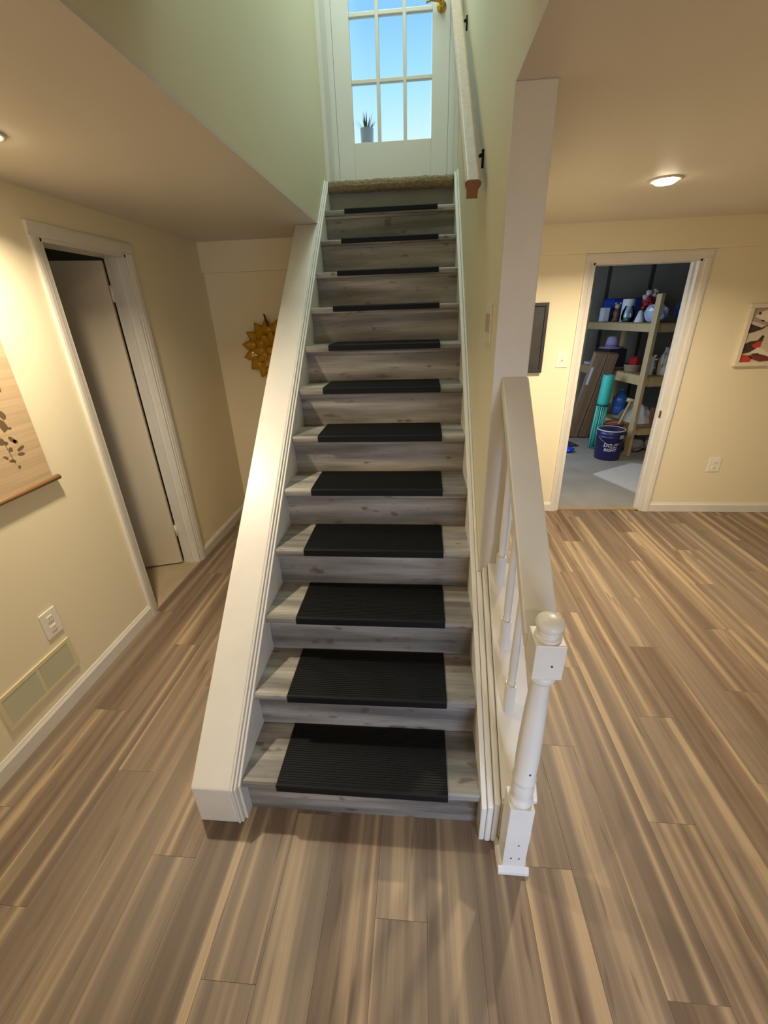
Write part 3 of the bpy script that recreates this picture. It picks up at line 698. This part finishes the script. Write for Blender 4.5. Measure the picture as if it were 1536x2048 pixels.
# top shelf
t, x_, y_ = item('storage_bin', 1.40, .40, S1, 'royal blue plastic storage bin at the far end of top shelf', 'bin')
b = MB(); b.prism([(-.17, 0), (.17, 0), (.19, .26), (-.19, .26)], 'Y', -.13, .13); bmesh.ops.transform(b.bm, matrix=Matrix.Translation((x_, y_, S1)) @ Matrix.Rotation(UA, 4, 'Z'), verts=b.bm.verts); b.build('tub', P('blue_plastic', (28, 70, 176), .35), t)
rotbox(MB(), x_, y_, .40, .29, S1 + .26, S1 + .285).build('lid', P('blue_lid', (22, 52, 140), .35), t)
t, x_, y_ = item('white_carton', 1.25, .09, S1, 'small white carton standing at the edge of the top shelf', 'box')
rotbox(MB(), x_, y_, .085, .10, S1, S1 + .172).build('carton_body', P('white_card', (206, 212, 222), .6), t); rotbox(MB(), x_, y_, .087, .03, S1 + .168, S1 + .1745, bev=.001).build('tape', P('carton_tape', (176, 176, 170), .4), t)
t, x_, y_ = item('figurine', 1.08, .16, S1, 'brown and cream figurine next to the white carton', 'ornament')
b = MB(); b.lathe([(.05, 0), (.052, .02), (.03, .05), (.045, .10), (.035, .14), (.018, .155)], 14, (x_, y_, S1)); b.build('body', P('brown_ceramic', (112, 78, 52), .5), t)
MB().sphere((x_, y_, S1 + .185), .036).sphere((x_ + .03, y_ - .01, S1 + .22), .016).sphere((x_ - .03, y_ - .01, S1 + .22), .016).build('head', P('cream_ceramic', (190, 168, 130), .5), t)
t, x_, y_ = item('paper_towel_roll', .86, .17, S1, 'tall white paper towel roll on the top shelf', 'paper roll')
MB().lathe([(.02, 0), (.072, 0), (.074, .004), (.074, .262), (.072, .266), (.02, .266), (.02, .2)], 24, (x_, y_, S1)).build('paper', P('white_paper', (216, 220, 228), .8), t)
MB().lathe([(.0195, .002), (.0195, .267), (.017, .267), (.017, .01)], 14, (x_, y_, S1)).build('core', CARD, t)
t, x_, y_ = item('glass_jar', .70, .085, S1, 'round glass jar with green contents before the paper roll', 'jar')
MB().lathe([(.05, 0), (.072, .02), (.078, .07), (.07, .13), (.05, .17), (.05, .185), (.046, .185), (.046, .17), (.064, .13), (.072, .07), (.066, .022), (.01, .006)], 22, (x_, y_, S1)).build('glass', GL, t)
MB().lathe([(.05, .007), (.062, .022), (.066, .05), (.02, .055), (.002, .055)], 18, (x_, y_, S1)).build('contents', P('green_gravel', (98, 132, 112), .7), t)
t, x_, y_ = item('christmas_bouquet', .58, .25, S1, 'red and silver holiday flower bouquet in the middle of top shelf', 'decoration')
MB().lathe([(.06, 0), (.065, .1), (.075, .13), (.06, .13)], 16, (x_, y_, S1)).build('vase', P('dark_vase', (70, 46, 48), .4), t)
RD, SV = P('red_bloom', (150, 28, 40), .6), P('silver_bloom', (188, 176, 178), .4)
for i in range(14):
    a = i * 2.4; rr = .03 + .05 * (i % 4) / 3; zz = S1 + .15 + .2 * i / 14
    MB().sphere((x_ + rr * math.cos(a), y_ + rr * math.sin(a), zz), random.uniform(.026, .04), sub=2, jit=.16).build('bloom', RD if i < 8 else SV, t)
t, x_, y_ = item('white_cone', .47, .10, S1, 'small white paper cone leaning beside the clear plastic bag', 'cone')
MB().lathe([(.058, 0), (.058, .006), (.022, .128), (.018, .13)], 18, (x_, y_, S1)).build('cone_body', P('white_card2', (214, 214, 216), .6), t)
MB().lathe([(.0145, .131), (.0145, .134)], 10, (x_, y_, S1)).build('tip', P('cone_tip', (170, 170, 172), .6), t)
def bag(name, u_, d_, z_, sx, sy, sz, m_, label, group=None, jit=.10, knot=True):
    t, x_, y_ = item(name, u_, d_, z_, label, 'bag', group)
    b = MB(); g_ = bmesh.ops.create_icosphere(b.bm, subdivisions=3, radius=1)
    for v in g_['verts']:
        q = v.co; n_ = 1 + jit * (math.sin(q.x * 9 + q.z * 5) * math.cos(q.y * 8 - q.z * 7)) + random.uniform(-.03, .03)
        zz = max(0, (q.z * .5 + .42) * n_ / .92)
        v.co = Vector((q.x * sx * n_, q.y * sy * n_, zz * sz))
    bmesh.ops.transform(b.bm, matrix=Matrix.Translation((x_, y_, z_)) @ Matrix.Rotation(UA, 4, 'Z'), verts=b.bm.verts)
    b._fin(b.bm.faces, False); b.build('sack', m_, t)
    if knot:
        q = MB(); q.lathe([(.03, 0), (.012, .02), (.02, .045), (.026, .06)], 10, (x_, y_, z_ + sz * .96)); q.build('neck', m_, t)
    return t
CLR = mat('cloudy_plastic', (168, 184, 214), .18, trans=.0, var=.2, vscale=30)
bag('plastic_bag', .27, .16, S1, .12, .13, .20, CLR, 'shiny pale blue plastic bag of packages behind the front post')
bag('bin_bag', .10, .42, S1, .15, .12, .235, P('navy_plastic', (34, 48, 92), .3), 'dark navy plastic bag at the near end of the top shelf')
# middle shelf
t, x_, y_ = item('black_case', 1.12, .20, S2, 'black case on the middle shelf under the lilac hat', 'case')
rotbox(MB(), x_, y_, .26, .36, S2, S2 + .235, bev=.02).build('case_body', P('black_case', (36, 34, 40), .5), t)
rotbox(MB(), x_ - .13, y_ - .02, .012, .10, S2 + .11, S2 + .13).build('handle', BLACKM, t)
hx_, hy_ = x_, y_
t = thing('hat', (hx_, hy_, S2 + .235), 'lilac brimmed hat sitting on the black case', 'hat')
MB().lathe([(.02, 0), (.155, 0), (.165, .006), (.155, .012), (.088, .016), (.075, .10), (.068, .135), (.05, .15), (.002, .155)], 26, (hx_, hy_, S2 + .236)).build('crown', P('lilac_felt', (164, 150, 186), .85), t)
MB().lathe([(.0885, .017), (.090, .02), (.0865, .045), (.083, .045)], 26, (hx_, hy_, S2 + .236)).build('band', P('hat_band', (120, 104, 150), .7), t)
t, x_, y_ = item('woven_basket', .50, .16, S2, 'shallow wicker basket holding a red packet', 'basket')
b = MB()
for j in range(5): b.lathe([(.085 + j * .004, j * .016), (.095 + j * .004, j * .016 + .008), (.087 + j * .004, j * .016 + .016)], 22, (x_, y_, S2 + .001), cap=False)
b.lathe([(.086, .0), (.086, .003)], 22, (x_, y_, S2)); b.build('weave', P('wicker', (142, 124, 100), .8), t)
t = thing('red_packet', (x_, y_, S2 + .004), 'crinkled red packet standing in the wicker basket', 'packet')
rotbox(MB(), x_, y_, .06, .14, S2 + .004, S2 + .165, bev=.02).build('packet', P('red_wrapper', (158, 30, 34), .4), t); rotbox(MB(), x_, y_, .01, .145, S2 + .160, S2 + .178, bev=.002).build('crimp', P('red_crimp', (120, 24, 30), .4), t)
t, x_, y_ = item('tall_white_box', .105, .085, S2, 'tall plain white box by the post on the middle shelf', 'box')
rotbox(MB(), x_, y_, .09, .075, S2, S2 + .20).build('box_body', P('white_card3', (204, 214, 236), .55), t); rotbox(MB(), x_, y_, .092, .077, S2 + .2, S2 + .212, bev=.002).build('lid', P('box_lid', (190, 200, 222), .55), t)
t, x_, y_ = item('white_jug', .04, .235, S2, 'white plastic jug with handle at the near end of the middle shelf', 'jug')
MB().lathe([(.05, 0), (.062, .01), (.066, .12), (.06, .18), (.03, .25), (.02, .28), (.022, .31), (.01, .312)], 18, (x_, y_, S2)).build('jug_body', P('milky_plastic', (206, 206, 204), .35), t)
b = MB(); b.tube([(x_ - .03, y_ - .04, S2 + .25), (x_ - .06, y_ - .07, S2 + .22), (x_ - .065, y_ - .07, S2 + .14), (x_ - .045, y_ - .05, S2 + .10)], .01, 8); b.build('handle', P('milky_plastic2', (196, 196, 196), .35), t)
for q, (u_, d_, hh) in enumerate(((.16, .22, .16), (.26, .27, .19))):
    t, x_, y_ = item('brown_bottle', u_, d_, S2, ['short amber brown bottle next to the tall white box', 'taller amber brown bottle behind the short brown one'][q], 'bottle', None)
    MB().lathe([(.038, 0), (.04, .006), (.04, hh * .6), (.016, hh * .8), (.015, hh)], 16, (x_, y_, S2)).build('bottle_body', P('brown_glass', (98, 58, 30), .2), t)
    MB().lathe([(.018, hh), (.018, hh + .018)], 12, (x_, y_, S2)).build('cap', P('bottle_cap', (190, 170, 140), .4), t)
t, x_, y_ = item('folded_paper', 1.42, .08, S2, 'small stack of white paper at far end of middle shelf', 'paper')
rotbox(MB(), x_, y_, .10, .12, S2, S2 + .035, bev=.002).build('sheets', P('paper_white', (206, 214, 230), .7), t)
t['label'] = 'thin white paper block at the far end of middle shelf'
# lowest shelf and floor
t, x_, y_ = item('water_jug', .80, .28, S3, 'translucent blue water jug on the lowest shelf', 'jug')
MB().lathe([(.08, 0), (.10, .02), (.10, .10), (.092, .115), (.10, .13), (.10, .22), (.05, .28), (.03, .30), (.03, .33)], 22, (x_, y_, S3)).build('jug_body', P('blue_jug', (54, 96, 170), .25), t)
MB().lathe([(.034, .325), (.034, .352), (.01, .355)], 14, (x_, y_, S3)).build('cap', P('jug_cap', (120, 170, 200), .4), t)
t, x_, y_ = item('crumpled_cloth', .42, .28, S3, 'crumpled white drop cloth heaped on the lowest shelf', 'cloth')
b = MB(); Ng = 34
gv = [[None] * (Ng + 1) for _ in range(Ng + 1)]
for j in range(Ng + 1):
    for i in range(Ng + 1):
        u_, v_ = i / Ng * 2 - 1, j / Ng * 2 - 1; rr = math.hypot(u_, v_)
        hgt = max(0, 1 - rr) ** .6 * .24 + .03 * (math.sin(u_ * 9 + 3 * v_) * math.cos(v_ * 8 - u_ * 4)) * max(0, 1.1 - rr)
        gv[j][i] = b.bm.verts.new(TU @ Vector((.28 + u_ * .2, .40 + v_ * .26, S3 + .004 + max(0, hgt) + random.uniform(0, .006))))
for j in range(Ng):
    for i in range(Ng): b._fin([b.bm.faces.new([gv[j][i], gv[j][i + 1], gv[j + 1][i + 1], gv[j + 1][i]])], True)
o = b.build('cloth', P('offwhite_cloth', (178, 172, 164), .9), t)
t, x_, y_ = item('brown_crate', .08, .44, S3, 'reddish brown wooden crate at the near end of lowest shelf', 'crate')
CR = P('crate_wood', (112, 72, 44), .7, var=.15, vscale=8)
for k_ in range(3):
    rotbox(MB(), *(at(-.0, .44).xy), .26, .014, S3 + .005 + k_ * .07, S3 + .06 + k_ * .07, bev=.002).build('slat', CR, t)
    rotbox(MB(), *(at(.17, .44).xy), .26, .014, S3 + .005 + k_ * .07, S3 + .06 + k_ * .07, bev=.002).build('slat', CR, t)
for d_ in (.305, .575): rotbox(MB(), *(at(.085, d_).xy), .014, .18, S3 + .002, S3 + .21, bev=.002).build('end_panel', CR, t)
rotbox(MB(), *(at(.085, .44).xy), .25, .16, S3, S3 + .012, bev=.001).build('base', CR, t)
bag('rag_bag', .22, .17, 0.0, .13, .17, .20, P('grey_rag', (128, 128, 128), .8), 'grey bag of rags on the floor under the shelf', knot=False)
bag('plastic_sack', .16, .44, 0.0, .14, .13, .26, P('pale_sack', (158, 164, 172), .45), 'pale plastic sack on floor behind the grey rag bag')
# hammer handle / stake, red pail
t = thing('wooden_mallet', (3.12, 4.72, 0), 'long handled wooden mallet standing in the terracotta red pail', 'tool')
b = MB(); b.tube([(3.085, 4.69, .02), (3.245, 4.63, .665)], .014, 8); b.build('shaft', LUMBER, t)
b = MB(); b.tube([(3.205, 4.655, .678), (3.29, 4.61, .662)], .024, 10); b.build('head', LUMBER, t)
t = thing('red_pail', (3.13, 4.70, 0), 'terracotta red pail on the floor behind the navy bucket', 'bucket')
MB().lathe([(.078, 0), (.082, .003), (.105, .37), (.111, .372), (.111, .385), (.099, .385), (.095, .36), (.076, .012), (.002, .01)], 26, (3.13, 4.70, 0)).build('pail_body', P('terracotta', (138, 74, 58), .6), t)
b = MB(); b.tube([(3.13 + .11 * math.cos(a), 4.70 + .11 * math.sin(a) * .9, .375 - .03 * math.sin(a)) for a in [math.pi * i / 10 + math.pi for i in range(11)]], .003, 6); b.build('bail', STEEL, t)
# navy paint bucket with print
BX, BY = 2.995, 4.425
t = thing('paint_bucket', (BX, BY, 0), 'navy blue five gallon bucket with white slogan on concrete floor', 'bucket')
NAVY = P('navy_bucket_plastic', (36, 38, 98), .38)
bk = MB().lathe([(.142, 0), (.145, .004), (.152, .28), (.158, .283), (.158, .292), (.1525, .294), (.153, .318), (.160, .321), (.160, .33), (.154, .332), (.155, .362), (.1545, .368)], 36, (BX, BY, 0)).build('bucket_wall', NAVY, t)
MB().lathe([(.1546, .3605), (.158, .366), (.1565, .372), (.149, .372), (.145, .30), (.138, .012), (.002, .010)], 36, (BX, BY, 0), cap=False).build('liner', P('cream_inside', (226, 220, 192), .5), t)
b = MB(); b.tube([(BX + .161 * math.cos(a), BY + .161 * math.sin(a), .30 - .10 * math.sin((a - 3.35) / 2.65 * math.pi) ** 1) for a in [3.35 + 2.65 * i / 16 for i in range(17)]], .0025, 6); b.build('bail', STEEL, t)
def wrap_text(txt, size, ang, z, shear, mname, col):
    cu_ = bpy.data.curves.new('slogan', 'FONT'); cu_.body = txt; cu_.size = size; cu_.align_x = 'CENTER'; cu_.shear = shear; cu_.offset = .0015; cu_.resolution_u = 2
    to = bpy.data.objects.new('slogan_src', cu_); C.objects.link(to)
    me = bpy.data.meshes.new_from_object(to.evaluated_get(bpy.context.evaluated_depsgraph_get())); bpy.data.objects.remove(to)
    bm_ = bmesh.new(); bm_.from_mesh(me)
    bmesh.ops.subdivide_edges(bm_, edges=bm_.edges, cuts=1)
    for v in bm_.verts:
        a = ang + v.co.x / .151; zz = z + v.co.y; rr = .1449 + (zz / .28) * .007 + .0012
        v.co = (BX + rr * math.cos(a), BY + rr * math.sin(a), zz)
    bm_.to_mesh(me); bm_.free(); me.materials.append(P(mname, col, .5))
    o_ = bpy.data.objects.new('lettering', me); C.objects.link(o_); o_.parent = t; o_.matrix_parent_inverse = Matrix.Translation(-t.location)
    return o_
AF = math.atan2(-5.36, -2.35) + .16
wrap_text('DO IT', .062, AF, .175, .25, 'slogan_white', (206, 206, 214))
wrap_text('RIGHT', .050, AF, .122, .25, 'slogan_white', (206, 206, 214))
b = MB(); vv = []
for i in range(9):
    a = AF + .03 + .36 * i / 8; vv.append((a, .166))
for (a, z_), (a2, _) in zip(vv, vv[1:]):
    q = [b.bm.verts.new((BX + .1505 * math.cos(s_), BY + .1505 * math.sin(s_), zz)) for s_, zz in ((a, z_), (a2, z_), (a2, z_ + .007), (a, z_ + .007))]; b._fin([b.bm.faces.new(q)])
b.build('underline', P('slogan_white', (206, 206, 214), .5), t)
b = MB(); b.box(-.0015, .0015, -.03, .03, -.022, .022); bmesh.ops.transform(b.bm, matrix=Matrix.Translation((BX + .161 * math.cos(AF + .75), BY + .161 * math.sin(AF + .75), .30)) @ Matrix.Rotation(AF + .75, 4, 'Z'), verts=b.bm.verts)
b.build('label', P('price_label', (178, 176, 160), .5), t)
# long cardboard cartons leaning on the shelf
def leaning(name, p0, p1, w, th, m_, label, twist=0.0):
    a, c_ = Vector(p0), Vector(p1); dz_ = (c_ - a).normalized(); dx_ = Vector((math.cos(twist), math.sin(twist), 0)); dx_ = (dx_ - dz_ * dx_.dot(dz_)).normalized(); dy_ = dz_.cross(dx_)
    Mx = Matrix(((dx_.x, dy_.x, dz_.x, a.x), (dx_.y, dy_.y, dz_.y, a.y), (dx_.z, dy_.z, dz_.z, a.z), (0, 0, 0, 1))); L_ = (c_ - a).length
    t = thing(name, (a.x, a.y, 0), label, 'carton')
    MB().box(-w / 2, w / 2, -th / 2, th / 2, 0, L_, bev=.004, T=Mx).build('carton_body', m_, t)
    MB().box(-.022, .022, -th / 2 - .0015, -th / 2, .004, L_ - .004, T=Mx).build('tape', P('packing_tape', (132, 108, 84), .4), t)
    return t, Mx, L_
t, Mx, L_ = leaning('long_carton', (2.86, 5.40, .03), (2.955, 5.06, 1.20), .155, .08, CARD, 'long brown cardboard carton leaning at the outer side by the shelf')
MB().box(-.070, -.040, -.0425, -.0402, L_ - .42, L_ - .18, T=Mx).build('shipping_label', P('label_white', (202, 212, 228), .5), t)
leaning('long_carton', (3.015, 5.37, .03), (3.103, 5.05, 1.19), .125, .075, P('brown_cardboard_2', (124, 100, 78), .8, var=.08, vscale=7), 'long cardboard carton leaning between another carton and turquoise roll')
# turquoise mesh roll
t = thing('mesh_roll', (3.0, 4.86, 0), 'upright roll of turquoise plastic mesh beside the cardboard cartons', 'roll')
TQ = P('turquoise_plastic', (58, 190, 178), .5); TQ2 = P('turquoise_pale', (120, 206, 196), .6)
a0, a1 = Vector((2.98, 4.85, .01)), Vector((3.03, 4.87, .955))
ax = (a1 - a0).normalized(); Tm = Matrix.Translation(a0) @ ax.to_track_quat('Z', 'Y').to_matrix().to_4x4()
MB().lathe([(.05, .55), (.068, .555), (.07, .60), (.07, .93), (.068, .94), (.045, .94), (.045, .80)], 24, T=Tm).build('wrapped_roll', TQ, t)
for i in range(16):
    a = 2 * math.pi * i / 16; b = MB()
    q0 = Tm @ Vector((.062 * math.cos(a), .062 * math.sin(a), .56)); q1 = Tm @ Vector((.06 * math.cos(a + .25) + .01 * math.sin(i * 3), .06 * math.sin(a + .25), .0)); q1.z = max(q1.z, .008)
    b.tube([q0, (q0 + q1) / 2 + Vector((.006 * math.sin(i * 5), 0, 0)), q1], .0075, 6); b.build('strand', TQ2 if i % 3 == 0 else TQ, t)
b = MB(); b.lathe([(.0695, .555), (.0735, .557), (.0735, .575), (.0695, .577)], 24, T=Tm); b.build('tie_band', P('dark_teal_band', (20, 74, 78), .5), t)
# carpet remnant
b = MB(); pts = [(2.616, 3.80), (3.18, 4.16), (3.62, 4.02), (3.5, 3.55), (2.865, 3.20)]
b.prism(pts, 'Z', .001, .014); o = b.build('carpet_remnant', P('pale_carpet', (196, 194, 192), .95, bump=.6, bscale=300, var=.05, vscale=40)); tag(o, 'pale grey carpet remnant lying on the storage room floor', 'rug')
# blue crumpled sheet just inside the door, dark mat behind
t = thing('blue_bag', (2.56, 4.66, 0), 'crumpled bright blue plastic bag on the concrete floor', 'bag')
b = MB(); b.sphere((2.585, 4.68, .035), .085, (1.1, .9, .4), 3, .12); b.build('bag_body', P('bright_blue_plastic', (24, 78, 220), .3), t)
t = thing('dark_mat', (2.66, 4.95, 0), 'dark folded mat on the floor behind the blue bag', 'mat')
b = MB(); b.prism([(2.42, 4.80), (2.82, 4.93), (2.75, 5.16), (2.40, 5.10)], 'Z', 0, .018); b.build('mat_body', P('dark_mat', (52, 60, 74), .8), t)
bpy.context.view_layer.update()
